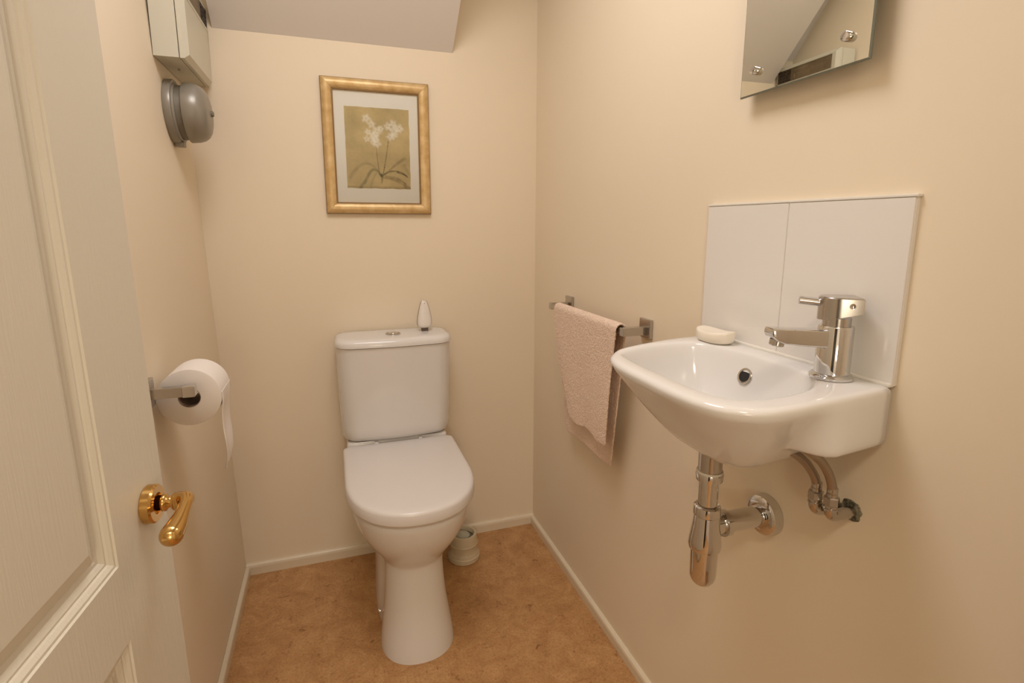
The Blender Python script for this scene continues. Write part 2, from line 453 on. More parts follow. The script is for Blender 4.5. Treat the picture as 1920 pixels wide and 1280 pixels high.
# seat ring under the lid, then the lid
bm = B()
loft(bm, [zr(outline(1.292, 1.78, 0.181, 2.25, 0.235, 0.02), z) for z in (0.4595, 0.4665)])
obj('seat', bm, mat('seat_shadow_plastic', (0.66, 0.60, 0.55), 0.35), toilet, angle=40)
bm = B()
lr = []
for z, ins in ((0.4675, 0.003), (0.469, 0.0005), (0.472, 0.0), (0.496, 0.0008), (0.5015, 0.0030), (0.5045, 0.0075), (0.5060, 0.0150), (0.5065, 0.03)):
    lr.append(zr(outline(1.283+ins, 1.787-ins, 0.1875-ins, 2.25, 0.24, 0.022), z))
loft(bm, lr)
obj('seat_lid', bm, m_seat, toilet, angle=60, label='closed white seat lid')
bm = B()
bm.free()
for sx in (-1, 1):
    bm = B(); lathe(bm, [(0, 0.010), (0.012, 0.010), (0.014, 0.008)], (XC+sx*0.075-0.007, 1.792, 0.497), (1, 0, 0), 16)
    obj('seat_hinge', bm, m_seat, toilet)
# cistern
def cis(hw, yf, r, bow, yb=1.932, n=8):
    o = []
    rb = 0.035
    for i in range(5):
        a = PI/2 + PI/2*i/4; o.append((XC-hw+rb+rb*math.cos(a), yb-rb+rb*math.sin(a)))
    for i in range(n+1):
        a = PI + PI/2*i/n; o.append((XC-hw+r+r*math.cos(a), yf+r+r*math.sin(a)))
    for i in range(1, n):
        f = i/n; o.append((XC+(-hw+r)+(2*hw-2*r)*f, yf - bow*math.sin(PI*f)))
    for i in range(n+1):
        a = 1.5*PI + PI/2*i/n; o.append((XC+hw-r+r*math.cos(a), yf+r+r*math.sin(a)))
    for i in range(5):
        a = PI/2*i/4; o.append((XC+hw-rb+rb*math.cos(a), yb-rb+rb*math.sin(a)))
    return o
bm = B()
cr = []
for z, hw, yf, r in ((0.510, 0.168, 1.805, 0.05), (0.512, 0.1745, 1.796, 0.055), (0.519, 0.1810, 1.786, 0.06), (0.532, 0.1850, 1.780, 0.062),
                     (0.56, 0.1865, 1.777, 0.062), (0.68, 0.1895, 1.769, 0.062), (0.80, 0.1915, 1.763, 0.062), (0.842, 0.1920, 1.761, 0.062)):
    cr.append(zr(cis(hw, yf, r, 0.010), z))
loft(bm, cr)
obj('cistern', bm, m_ceramic, toilet, angle=50)
bm = B()
cr = []
for z, ins in ((0.8435, 0.004), (0.8445, 0.0), (0.852, 0.0), (0.860, 0.002), (0.8655, 0.006), (0.8688, 0.013), (0.8700, 0.024), (0.8703, 0.05)):
    cr.append(zr(cis(0.1945-ins, 1.757+ins, 0.062-ins*0.4, 0.010, 1.934-ins*0.3), z))
loft(bm, cr)
obj('cistern_lid', bm, m_ceramic, toilet, angle=60)
bm = B()
lathe(bm, [(0.0, 0.0255), (0.003, 0.0255), (0.0045, 0.0235), (0.0045, 0.0205), (0.0030, 0.0200)], (0.187, 1.842, 0.8700), (0, 0, 1), 40)
fb = obj('flush_button', bm, m_chrome_b, toilet, label='chrome dual flush button')
bm = B()
lathe(bm, [(0.002, 0.0190), (0.0052, 0.0185), (0.0060, 0.0165), (0.0060, 0.0095), (0.0052, 0.0090)], (0.187, 1.842, 0.8700), (0, 0, 1), 40)
lathe(bm, [(0.002, 0.0085), (0.0065, 0.0080), (0.0072, 0.0060)], (0.188, 1.843, 0.8700), (0, 0, 1), 28)
obj('button_cap', bm, m_chrome, fb)
bm = B()
lathe(bm, [(0, 0.0075), (0.004, 0.0075), (0.0075, 0.0060), (0.0090, 0.0030)], (0.0850, 1.525, 0.062), (-1, 0, 0.1), 20)
obj('fixing_cap', bm, m_chrome, toilet, label='small chrome cap over the floor fixing')

# air freshener on the cistern lid
af = thing('air_freshener', 'small white teardrop air freshener standing on the toilet cistern lid', 'air freshener', (0.302, 1.868, 0.8703))
bm = B()
def afr(w, d, n=28):
    return [(0.301 + w*math.copysign(abs(math.cos(2*PI*i/n))**0.75, math.cos(2*PI*i/n)), 1.866 + d*math.copysign(abs(math.sin(2*PI*i/n))**0.75, math.sin(2*PI*i/n))) for i in range(n)]
tabf = [(0.8825, 0.017), (0.886, 0.0215), (0.893, 0.0245), (0.905, 0.0247), (0.920, 0.0232), (0.940, 0.0192), (0.958, 0.0147), (0.970, 0.0110), (0.975, 0.0085), (0.9775, 0.0045)]
loft(bm, [zr(afr(w, w*0.62), z) for z, w in tabf])
obj('body', bm, m_white_pl, af, angle=60)
bm = B()
loft(bm, [[(x, y+0.004, z) for x, y in afr(w+0.0022, w*0.30)] for z, w in tabf])
obj('chrome_band', bm, m_chrome_b, af, label='silver band round its edge')
bm = B()
box(bm, 0.290, 0.312, 1.856, 1.878, 0.8703, 0.884)
obj('foot', bm, mat('dark_foot', (0.10, 0.07, 0.05), 0.5), af, smooth=False)
bm = B(); lathe(bm, [(0, 0.0016), (0.0008, 0.0014)], (0.301, 1.8580, 0.9705), (0, -1, 0.2), 12)
obj('light_dot', bm, m_chrome_b, af)

# toilet brush pot
pb = (0.4155, 1.800)
tb = thing('toilet_brush_pot', 'cream plastic toilet brush pot on the floor between toilet and back wall', 'brush holder', (pb[0], pb[1], 0))
bm = B()
lathe(bm, [(0, 0.0575), (0.003, 0.0600), (0.018, 0.0600), (0.021, 0.0575), (0.030, 0.0565), (0.033, 0.0550), (0.0335, 0.0555), (0.036, 0.0545), (0.040, 0.0545),
           (0.058, 0.0525), (0.060, 0.0532), (0.064, 0.0530), (0.066, 0.0515), (0.096, 0.0485), (0.1005, 0.0470), (0.1015, 0.0440), (0.1005, 0.0400), (0.094, 0.0385), (0.085, 0.0370)], (*pb, 0), (0, 0, 1), 48, cap1=False)
obj('pot', bm, m_pot, tb, angle=30)
bm = B(); lathe(bm, [(0.088, 0.0378), (0.080, 0.0360), (0.079, 0.001)], (*pb, 0), (0, 0, 1), 36, cap0=False)
obj('pot_lining', bm, m_pot_in, tb)
bm = B()
lathe(bm, [(0.079, 0.026), (0.090, 0.028), (0.096, 0.022), (0.099, 0.010), (0.100, 0.004)], (pb[0]-0.004, pb[1]+0.002, 0), (0, 0, 1), 28)
obj('brush_head', bm, m_bristle, tb, label='pale grey top of the brush')

# ------------------------------------------------------------------ framed picture on the back wall
FX0, FX1, FZ0, FZ1 = -0.007, 0.346, 1.2785, 1.7165
RW = 0.0385
pic = thing('framed_picture', 'gold framed botanical print of white flowers hanging above the toilet', 'picture', ((FX0+FX1)/2, YB, FZ0))
# mitred rails with a rounded section: (distance in from the outer edge, height off the wall)
rp = [(0.0, 0.001), (0.0, 0.0120), (0.002, 0.0150), (0.006, 0.0180), (0.012, 0.0205), (0.018, 0.0212), (0.024, 0.0200), (0.030, 0.0170), (0.0335, 0.0135), (0.0345, 0.0125), (0.0365, 0.0125), (0.0385, 0.0105), (0.0385, 0.001)]
corners = lambda t: [(FX0+t, FZ0+t), (FX1-t, FZ0+t), (FX1-t, FZ1-t), (FX0+t, FZ1-t)]
for k in range(4):
    bm = B(); a, b_ = [], []
    for t, h in rp:
        c = corners(t); p, q = c[k], c[(k+1) % 4]
        e = 0.00025
        dx, dz = (q[0]-p[0]), (q[1]-p[1]); l = math.hypot(dx, dz)
        a.append(bm.verts.new((p[0]+dx/l*e, YB-h, p[1]+dz/l*e))); b_.append(bm.verts.new((q[0]-dx/l*e, YB-h, q[1]-dz/l*e)))
    for i in range(len(a)-1):
        f = bm.faces.new((a[i], a[i+1], b_[i+1], b_[i])); f.material_index = 1 if i in (0, 1, 8, 9, 10) else 0
    bm.faces.new(a); bm.faces.new(b_[::-1])
    obj('frame_rail', bm, [m_gold, m_gilt_edge], pic, angle=40)
bm = B(); box(bm, FX0+RW-0.004, FX1-RW+0.004, YB-0.0055, YB-0.001, FZ0+RW-0.004, FZ1-RW+0.004)
obj('mount', bm, m_mat, pic, smooth=False)
bm = B(); box(bm, FX0+RW-0.002, FX1-RW+0.002, YB-0.0098, YB-0.0083, FZ0+RW-0.002, FZ1-RW+0.002)
obj('glass_pane', bm, m_pane, pic, smooth=False)
# the print itself: a flat sheet, painted per vertex (watercolour flowers on an ochre ground)
def seg(px, py, ax, ay, bx, by):
    vx, vy = bx-ax, by-ay; t = max(0, min(1, ((px-ax)*vx+(py-ay)*vy)/(vx*vx+vy*vy+1e-9)))
    return math.hypot(px-ax-vx*t, py-ay-vy*t), t
AS = 0.265/0.211
def strokes():
    L_ = []
    def st(pts, w0, w1, col, op): L_.append((spline([(u, v*AS) for u, v in pts], 5), w0, w1, col, op))
    dk, br, gn = (0.10, 0.085, 0.030), (0.16, 0.105, 0.04), (0.16, 0.16, 0.075)
    st([(0.47, 0.48), (0.48, 0.62), (0.505, 0.82)], 0.007, 0.009, br, 0.75)
    st([(0.665, 0.39), (0.62, 0.60), (0.565, 0.81)], 0.008, 0.010, br, 0.85)
    st([(0.55, 0.835), (0.66, 0.785), (0.78, 0.775), (0.88, 0.80), (0.955, 0.845)], 0.018, 0.013, dk, 0.75)
    st([(0.80, 0.785), (0.90, 0.815), (0.95, 0.845)], 0.026, 0.006, dk, 0.8)
    st([(0.58, 0.82), (0.70, 0.74), (0.80, 0.67), (0.91, 0.615)], 0.010, 0.034, br, 0.45)
    st([(0.55, 0.84), (0.47, 0.775), (0.40, 0.765), (0.33, 0.83), (0.27, 0.92), (0.20, 0.985)], 0.022, 0.034, gn, 0.6)
    st([(0.52, 0.83), (0.42, 0.72), (0.28, 0.69), (0.15, 0.76), (0.05, 0.86)], 0.008, 0.040, br, 0.32)
    st([(0.58, 0.86), (0.72, 0.875), (0.86, 0.92), (0.95, 0.985)], 0.022, 0.045, br, 0.5)
    st([(0.60, 0.84), (0.78, 0.86), (0.92, 0.93)], 0.014, 0.014, dk, 0.4)
    st([(0.53, 0.83), (0.545, 0.86), (0.535, 0.93)], 0.034, 0.010, dk, 0.75)
    st([(0.46, 0.80), (0.40, 0.88), (0.36, 0.97)], 0.012, 0.03, gn, 0.3)
    st([(0.90, 0.70), (0.97, 0.80)], 0.04, 0.03, br, 0.25)
    st([(0.0, 0.99), (1.0, 0.99)], 0.03, 0.03, br, 0.4)
    return L_
flow = [(0.33, 0.135, 0.070), (0.41, 0.205, 0.065), (0.35, 0.30, 0.055), (0.49, 0.285, 0.080), (0.43, 0.34, 0.07), (0.33, 0.385, 0.05),
        (0.46, 0.37, 0.07), (0.48, 0.435, 0.075), (0.42, 0.42, 0.05), (0.66, 0.215, 0.065), (0.75, 0.185, 0.065), (0.84, 0.24, 0.075), (0.76, 0.27, 0.085), (0.70, 0.345, 0.065), (0.75, 0.33, 0.05), (0.55, 0.25, 0.05)]
ST = strokes()
def paint(u, v):
    x, y = u, v*AS
    n1 = noise.fractal((x*3.2, y*3.2, 1.3), 1.0, 2.0, 5); n2 = noise.noise((x*26, y*26, 5.0)); n3 = noise.noise((x*2.0, y*9, 8.0))
    g = 1.0 + 0.16*n1 + 0.05*n2 + 0.07*n3
    col = [0.57*g, 0.445*g, 0.215*g]
    for pts, w0, w1, c, op in ST:
        best = 9; bt = 0
        for i in range(len(pts)-1):
            d, t = seg(x, y, *pts[i], *pts[i+1])
            if d < best: best, bt = d, (i+t)/(len(pts)-1)
        w = w0+(w1-w0)*bt
        a = op*(1-smooth01(w*0.35, w*1.15, best))*(0.8+0.5*noise.noise((x*16, y*16, 2.0)))
        a = max(0, min(1, a))
        col = [p*(1-a)+q*a for p, q in zip(col, c)]
    for i, (fx, fy, r) in enumerate(flow):
        r *= 1.3
        dx, dy = x-fx, y-fy*AS; d = math.hypot(dx, dy); th_ = math.atan2(dy, dx)
        rr = r*(0.86+0.14*math.cos(5*th_+i*1.7)+0.18*noise.noise((x*20, y*20, i)))
        a = 0.68*(1-smooth01(rr*0.35, rr*1.08, d))*(0.65+0.7*abs(noise.noise((x*22, y*22, 3+i))))
        if d < 0.012: a *= 0.35
        a = max(0, min(0.85, a))
        col = [p*(1-a)+q*a for p, q in zip(col, (0.92, 0.88, 0.74))]
    return col
px0, px1, pz0, pz1 = 0.0645, 0.2775, 1.3645, 1.6295
NU, NV = 110, 138
bm = B(); vs = []; cols = []
for j in range(NV+1):
    row = []
    for i in range(NU+1):
        u, v = i/NU, j/NV
        ex = 0.0016*noise.noise((0, v*9, 4)) * (1 if i == 0 else 0) + 0.0016*noise.noise((3, v*9, 9)) * (1 if i == NU else 0)
        ez = 0.0014*noise.noise((u*8, 2, 4)) * (1 if j == 0 else 0) + 0.0014*noise.noise((u*8, 7, 1)) * (1 if j == NV else 0)
        row.append(bm.verts.new((px0+(px1-px0)*u+ex, YB-0.0058, pz1-(pz1-pz0)*v+ez))); cols.append(paint(u, v))
    vs.append(row)
for j in range(NV):
    for i in range(NU): bm.faces.new((vs[j][i], vs[j+1][i], vs[j+1][i+1], vs[j][i+1]))
me = bpy.data.meshes.new('print'); bm.to_mesh(me); bm.free()
at = me.color_attributes.new('paint', 'FLOAT_COLOR', 'POINT')
for i, cc in enumerate(cols): at.data[i].color = (*cc, 1)
m_pr = mat('watercolour_print', (0.4, 0.3, 0.15), 0.9, spec=0.1)
ca = m_pr.node_tree.nodes.new('ShaderNodeVertexColor'); ca.layer_name = 'paint'
m_pr.node_tree.links.new(ca.outputs[0], m_pr.node_tree.nodes['Principled BSDF'].inputs['Base Color'])
me.materials.append(m_pr)
po = bpy.data.objects.new('print', me); COL.objects.link(po); po.parent = pic
po.matrix_parent_inverse = Matrix.Translation(pic.location).inverted()
po['label'] = 'ochre sheet painted with white flowers and dark leaves'

# ------------------------------------------------------------------ alarm control panel and bell on the left wall
AY0, AY1, AZ0, AZ1 = 1.635, 1.938, 1.656, 1.884
AXB = wl(AZ0)+0.0015
ap = thing('alarm_control_panel', 'cream alarm control box with brown keypad, high on the left wall', 'alarm panel', (AXB, (AY0+AY1)/2, AZ0))
bm = B(); box(bm, AXB, -0.3385, AY0+0.001, AY1-0.001, AZ0+0.001, AZ1-0.001)
obj('back_box', bm, m_plastic, ap, smooth=False)
bm = B()
def lidring(x, i): return [(x, AY0+i, AZ0+i), (x, AY1-i, AZ0+i), (x, AY1-i, AZ1-i), (x, AY0+i, AZ1-i)]
WY0, WY1, WZ0, WZ1 = 1.662, 1.930, 1.818, 1.868
vr = [[bm.verts.new(p) for p in lidring(x, i)] for x, i in ((-0.3365, 0.0005), (-0.3355, 0.0), (-0.3270, 0.0), (-0.3165, 0.0115))]
for a, b_ in zip(vr, vr[1:]): ring_faces(bm, a, b_)
win = [[bm.verts.new((x, y, z)) for y, z in ((WY0, WZ0), (WY1, WZ0), (WY1, WZ1), (WY0, WZ1))] for x in (-0.3165, -0.3215)]
ring_faces(bm, vr[-1], win[0]); ring_faces(bm, win[0], win[1]); bm.faces.new(vr[0]); bm.faces.new(win[1])
obj('lid', bm, m_plastic, ap, smooth=False)
bm = B()
box(bm, -0.3168, -0.3155, AY0+0.012, AY1-0.012, WZ0-0.010, WZ0-0.004)
obj('lid_ridge', bm, m_plastic, ap, smooth=False)
bm = B(); box(bm, -0.3220, -0.3190, WY0+0.001, WY1-0.001, WZ0+0.001, WZ1-0.001)
kp = obj('keypad', bm, m_panelbrown, ap, smooth=False, label='brown keypad strip with dark keys')
bm = B(); box(bm, 0, 0.0028, -0.0062, 0.0062, -0.0045, 0.0045)
k0 = None
for r in range(4):
    for c_ in range(4):
        loc = (-0.3190, 1.866+0.0165*c_, 1.826+0.0115*r)
        if k0 is None:
            k0 = obj('key', bm, m_key, kp, smooth=False); k = k0
        else:
            k = k0.copy(); COL.objects.link(k)
        k.matrix_basis = Matrix.Translation(loc)
bm = B()
for i in range(6): box(bm, -0.3190, -0.3186, 1.775+0.012*i, 1.780+0.012*i, 1.8555, 1.8585)
for i, (a, b_) in enumerate(((1.69, 1.76), (1.70, 1.83), (1.70, 1.80), (1.70, 1.82), (1.69, 1.78))): box(bm, -0.3190, -0.3187, a, b_, 1.846-0.0055*i, 1.8472-0.0055*i)
box(bm, -0.3190, -0.3186, 1.838, 1.842, 1.828, 1.843)
obj('keypad_marks', bm, m_print, kp, smooth=False)
bm = B(); lathe(bm, [(0, 0.0035), (0.003, 0.0035), (0.0045, 0.002)], (-0.366, 1.755, AZ0+0.001), (0, 0, -1), 14)
obj('screw', bm, m_chrome_b, ap)
# bell
bc = Vector((wl(1.54)+0.0005, 1.742, 1.540)); bn = Vector((1, 0, -LEAN)).normalized()
bell = thing('alarm_bell', 'grey round metal alarm bell on the left wall under the control box', 'bell', bc)
bm = B(); lathe(bm, [(0, 0.0830), (0.004, 0.0850), (0.016, 0.0850), (0.0185, 0.0835), (0.0195, 0.0775), (0.024, 0.0745)], bc, bn, 56)
obj('base_plate', bm, m_bell, bell)
bm = B(); lathe(bm, [(0.018, 0.0715), (0.047, 0.0690)], bc, bn, 48)
obj('inner_drum', bm, m_bell_d, bell)
bm = B(); lathe(bm, [(0.0415, 0.0700), (0.0400, 0.0755), (0.0400, 0.0770), (0.0415, 0.0780), (0.062, 0.0765), (0.074, 0.0730), (0.084, 0.0660), (0.091, 0.0550), (0.0955, 0.0400), (0.0975, 0.0200), (0.0980, 0.0060)], bc, bn, 56, cap0=False)
obj('gong', bm, m_bell, bell, angle=50, label='domed grey gong')
bm = B(); lathe(bm, [(0.096, 0.0085), (0.101, 0.0085), (0.104, 0.0060), (0.1045, 0.0035)], bc, bn, 20)
obj('screw', bm, m_bell_d, bell)
bm = B(); box(bm, -0.388, -0.3655, 1.722, 1.752, 1.450, 1.4635)
obj('foot', bm, m_bell, bell, smooth=False, bevel=0.003)

# ------------------------------------------------------------------ toilet roll holder and roll
RX, RY0, RY1, RZ = -0.3035, 1.252, 1.352, 0.8770
th = thing('toilet_roll_holder', 'chrome square toilet roll holder on the left wall behind the door', 'roll holder', (wl(0.9), 1.23, 0.9))
bm = B(); x0 = wl(0.9)
box(bm, x0+0.0005, x0+0.0095, 1.200, 1.254, 0.868, 0.928)
obj('wall_plate', bm, m_chrome_b, th, smooth=False, bevel=0.0012)
bm = B(); box(bm, x0+0.0095, -0.3085, 1.2215, 1.2385, 0.8880, 0.9090)
obj('arm', bm, m_chrome_b, th, smooth=False, bevel=0.001)
bm = B(); box(bm, -0.3085, -0.2850, 1.2195, 1.2405, 0.8865, 0.9105)
obj('end_block', bm, m_chrome, th, smooth=False, bevel=0.002)
bm = B(); box(bm, -0.3095, -0.2975, 1.2405, 1.358, 0.8815, 0.8940)
obj('bar', bm, m_chrome_b, th, smooth=False, bevel=0.001)
tr_ = thing('toilet_roll', 'white toilet roll with loose hanging sheet on the chrome holder', 'toilet roll', (RX, 1.30, RZ))
bm = B()
lathe(bm, [(0.0, 0.0215), (0.0, 0.0600), (0.001, 0.0615), (0.099, 0.0615), (0.100, 0.0600), (0.100, 0.0215), (0.0, 0.0215)], (RX, RY0, RZ), (0, 1, 0), 64, cap0=False, cap1=False)
obj('paper', bm, m_paper, tr_, angle=40)
bm = B(); lathe(bm, [(-0.0003, 0.0214), (0.1003, 0.0214), (0.1003, 0.0204), (-0.0003, 0.0204), (-0.0003, 0.0214)], (RX, RY0, RZ), (0, 1, 0), 40, cap0=False, cap1=False)
obj('core', bm, m_card, tr_)
bm = B()
tl = spline([(RX+0.0618, 0.885), (RX+0.0615, 0.862), (RX+0.0580, 0.835), (RX+0.0565, 0.800), (RX+0.0585, 0.765), (RX+0.0580, 0.735), (RX+0.0535, 0.708)], 6)
g = []
for i, (x, z) in enumerate(tl):
    f = i/(len(tl)-1)
    row = []
    for k in range(9):
        y = RY0 + 0.1*k/8
        row.append(bm.verts.new((x + 0.004*f*math.sin(k*1.1+f*2), y, z - 0.010*f*math.sin(k*0.7) * (1 if i > len(tl)-6 else 0))))
    g.append(row)
for a, b_ in zip(g, g[1:]):
    for k in range(8): bm.faces.new((a[k], a[k+1], b_[k+1], b_[k]))
sh = obj('loose_sheet', bm, m_paper, tr_)
so = sh.modifiers.new('solid', 'SOLIDIFY'); so.thickness = 0.0006

# ------------------------------------------------------------------ towel rail and towel on the right wall
BX, BZ = 0.684, 0.9785
rail = thing('towel_rail', 'chrome square towel rail on the right wall left of the basin', 'towel rail', (XR, 1.38, BZ))
for y in (1.609, 1.148):
    bm = B(); box(bm, XR-0.0105, XR-0.0003, y-0.024, y+0.024, BZ-0.024+0.006, BZ+0.024+0.006)
    obj('wall_plate', bm, m_chrome_b, rail, smooth=False, bevel=0.0015)
    bm = B(); box(bm, BX-0.009, XR-0.0105, y-0.0095, y+0.0095, BZ-0.0105, BZ+0.0105)
    obj('arm', bm, m_chrome_b, rail, smooth=False, bevel=0.001)
bm = B(); box(bm, BX-0.008, BX+0.008, 1.1575, 1.5995, BZ-0.008, BZ+0.008)
obj('bar', bm, m_chrome_b, rail, smooth=False, bevel=0.001)

def towel():
    bm = B(); NY = 46
    # section over the bar: param rows from front hem up, over and down the back
    rows = []
    F = 26; K = 8; Bk = 28
    for i in range(F+1): rows.append(('f', i/F))
    for i in range(1, K): rows.append(('t', i/K))
    for i in range(Bk+1): rows.append(('b', i/Bk))
    g = []
    r = 0.0135
    for kind, t in rows:
        row = []
        for k in range(NY+1):
            s = k/NY                                   # 0 = near (right in the photo), 1 = far
            w = math.sin(s*9.0+0.6)*0.5 + math.sin(s*4.0+2)*0.5
            if kind == 'f':
                d = 1-t                                # 1 at the hem, 0 at the bar
                z = BZ + 0.004 - d*(0.332 + 0.006*math.sin(s*11) - 0.035*smooth01(0.86, 1.0, s))
                x = BX - r - 0.001 - 0.0035*w*smooth01(0.05, 0.7, d) + 0.010*d*d - 0.003*math.sin(s*PI)*d
                y0 = 1.1640 + 0.048*d; y1 = 1.5600 - 0.082*d**1.6
            elif kind == 't':
                a = PI*t; d = 0
                z = BZ + 0.004 + (r-0.001)*math.sin(a); x = BX - r*math.cos(a); y0, y1 = 1.1640, 1.5600
            else:
                d = t
                z = BZ + 0.004 - d*(0.408 + 0.004*math.sin(s*9) - 0.022*smooth01(0.9, 1, s))
                x = BX + r + 0.001 + 0.010*d + 0.003*w*d; y0 = 1.1640 + 0.074*d; y1 = 1.5600 - 0.015*d
            row.append(bm.verts.new((x, y0+(y1-y0)*s, z)))
        g.append(row)
    for a, b_ in zip(g, g[1:]):
        for k in range(NY): bm.faces.new((a[k], a[k+1], b_[k+1], b_[k]))
    return bm
tw = obj('hand_towel', towel(), m_towel)
tag(tw, 'pale peach terry hand towel hanging over the chrome rail on right wall', 'towel')
so = tw.modifiers.new('solid', 'SOLIDIFY'); so.thickness = 0.005; so.offset = 0
sb = tw.modifiers.new('sub', 'SUBSURF'); sb.levels = 1; sb.render_levels = 2
tx = bpy.data.textures.new('pile', 'CLOUDS'); tx.noise_scale = 0.006; tx.noise_depth = 2
dm = tw.modifiers.new('pile', 'DISPLACE'); dm.texture = tx; dm.strength = 0.0028; dm.mid_level = 0.5; dm.texture_coords = 'LOCAL'

# ------------------------------------------------------------------ tiled splashback
sp = thing('tiled_splashback', 'splashback of two white glazed tiles on the wall above the basin', 'splashback', (XR, 0.72, 1.016))
for y0, y1 in ((0.5175, 0.7265), (0.7285, 0.9330)):
    bm = B(); box(bm, XR-0.0085, XR-0.002, y0, y1, 1.0175, 1.2785)
    obj('tile', bm, m_tile, sp, smooth=False, bevel=0.0010)
bm = B(); box(bm, XR-0.0068, XR-0.0002, 0.5165, 0.9335, 1.0165, 1.2795)
obj('grout', bm, m_grout, sp, smooth=False)
bm = B(); box(bm, XR-0.0125, XR-0.0030, 0.5175, 0.9120, 1.0140, 1.0200)
obj('sealant', bm, m_grout, sp, smooth=False, bevel=0.002)
bm = B(); box(bm, XR-0.0095, XR-0.0002, 0.5140, 0.9345, 1.2790, 1.2830)
obj('sealant', bm, m_grout, sp, smooth=False, bevel=0.001)

# ------------------------------------------------------------------ wash basin
basin = thing('wash_basin', 'small white wall-hung ceramic hand basin on the right wall', 'basin', (XR, 0.71, 0.93))
OUT = [(0.7485, 0.912), (0.725, 0.909), (0.663, 0.905), (0.604, 0.892), (0.545, 0.875), (0.497, 0.854), (0.466, 0.824), (0.449, 0.797), (0.438, 0.751), (0.436, 0.682),
       (0.436, 0.613), (0.442, 0.562), (0.455, 0.527), (0.478, 0.504), (0.500, 0.4940), (0.531, 0.4925), (0.570, 0.4955), (0.613, 0.501), (0.678, 0.508), (0.735, 0.515), (0.7485, 0.5165)]
INN = [(0.470, 0.751), (0.485, 0.822), (0.543, 0.853), (0.610, 0.865), (0.665, 0.857), (0.686, 0.816), (0.697, 0.748), (0.698, 0.676), (0.689, 0.604), (0.665, 0.573), (0.629, 0.550),
       (0.577, 0.536), (0.529, 0.533), (0.495, 0.545), (0.478, 0.574), (0.471, 0.624), (0.470, 0.692)]
BC = (0.600, 0.700); NB = 96
def polar(poly, dense):
    pts = dense(poly); res = []
    for i in range(NB):
        a = 2*PI*i/NB; dx, dy = math.cos(a), math.sin(a); best = 0
        for (ax, ay), (bx, by) in zip(pts, pts[1:]+pts[:1]):
            ex, ey = bx-ax, by-ay; den = dx*ey-dy*ex
            if abs(den) < 1e-12: continue
            t = ((ax-BC[0])*ey-(ay-BC[1])*ex)/den; s = ((ax-BC[0])*dy-(ay-BC[1])*dx)/den
            if t > 0 and -1e-9 <= s <= 1+1e-9: best = max(best, t)
        res.append((BC[0]+dx*best, BC[1]+dy*best))
    return res
o_rim = polar(OUT, lambda p: spline(p, 6))
i_rim = polar(INN, lambda p: spline(p, 6, True))
CO = (0.655, 0.705); CI = (0.600, 0.700)
def oring(z, s, hold):
    """outer wall: the bowl shrinks by s while the ledge along the wall keeps its rim outline (hold)"""
    r = []
    for x, y in o_rim:
        k = smooth01(0.575, 0.640, x)*hold
        f = s + (1-s)*k
        r.append((min(0.7488, CO[0]+(x-CO[0])*f), CO[1]+(y-CO[1])*f, z))
    return r
def inset(poly, d, z, c=(0.6, 0.705)):
    r = []
    for x, y in poly:
        l = math.hypot(x-c[0], y-c[1]); f = (l-d)/l; r.append((c[0]+(x-c[0])*f, c[1]+(y-c[1])*f, z))
    return r
def iring(z, s): return [(CI[0]+(x-CI[0])*s, CI[1]+(y-CI[1])*s, z) for x, y in i_rim]
ZR = 1.0155
bm = B()
rings = [iring(0.889, 0.05), iring(0.8895, 0.16), iring(0.893, 0.34), iring(0.901, 0.50), iring(0.914, 0.63), iring(0.932, 0.735), iring(0.953, 0.825), iring(0.975, 0.895), iring(0.994, 0.943),
         iring(1.004, 0.968), iring(1.010, 0.985), iring(1.0138, 1.004), iring(ZR, 1.035)]
rings += [inset(o_rim, 0.010, ZR), inset(o_rim, 0.005, ZR-0.0012), inset(o_rim, 0.0018, ZR-0.0040), oring(1.0065, 1.0, 1)]
ST_ = [(0.06, 0.8605), (0.18, 0.861), (0.31, 0.864), (0.42, 0.871), (0.51, 0.882), (0.582, 0.896), (0.648, 0.911), (0.690, 0.921), (0.755, 0.937), (0.83, 0.957), (0.895, 0.975), (0.965, 0.994), (1.0, 1.0065)]
def s_of(z): return interp([(zz, ss) for ss, zz in ST_], z)
for z, h in ((0.994, 1), (0.985, 1), (0.975, 1), (0.966, 1), (0.957, 1), (0.945, 1), (0.937, 0.995), (0.931, 0.97), (0.9275, 0.92), (0.9262, 0.7), (0.925, 0.35), (0.921, 0.08),
             (0.916, 0), (0.911, 0), (0.904, 0), (0.896, 0), (0.889, 0), (0.882, 0), (0.876, 0), (0.871, 0), (0.867, 0), (0.864, 0), (0.861, 0), (0.8605, 0)):
    s = s_of(z)
    rings.append(oring(z, s, h))
loft(bm, rings)
obj('bowl', bm, m_ceramic, basin, angle=75)
oc = Vector((0.6865, 0.737, 0.9765)); on = Vector((-0.88, -0.06, 0.38)).normalized()
bm = B(); lathe(bm, [(-0.003, 0.0152), (0.0008, 0.0152), (0.0018, 0.0140), (0.0014, 0.0112), (-0.002, 0.0102)], oc, on, 36, cap0=False, cap1=False)
obj('overflow_ring', bm, m_chrome_b, basin, label='chrome overflow ring')
bm = B(); lathe(bm, [(-0.0010, 0.0001), (0.0000, 0.0108), (0.0001, 0.0109)], oc, on, 30, cap0=False, cap1=True)
obj('overflow_hole', bm, m_black, basin)
bm = B(); lathe(bm, [(0, 0.030), (0.002, 0.029), (0.0025, 0.021), (0.001, 0.019)], (0.600, 0.705, 0.8895), (0, 0, 1), 36)
obj('waste', bm, m_chrome, basin)

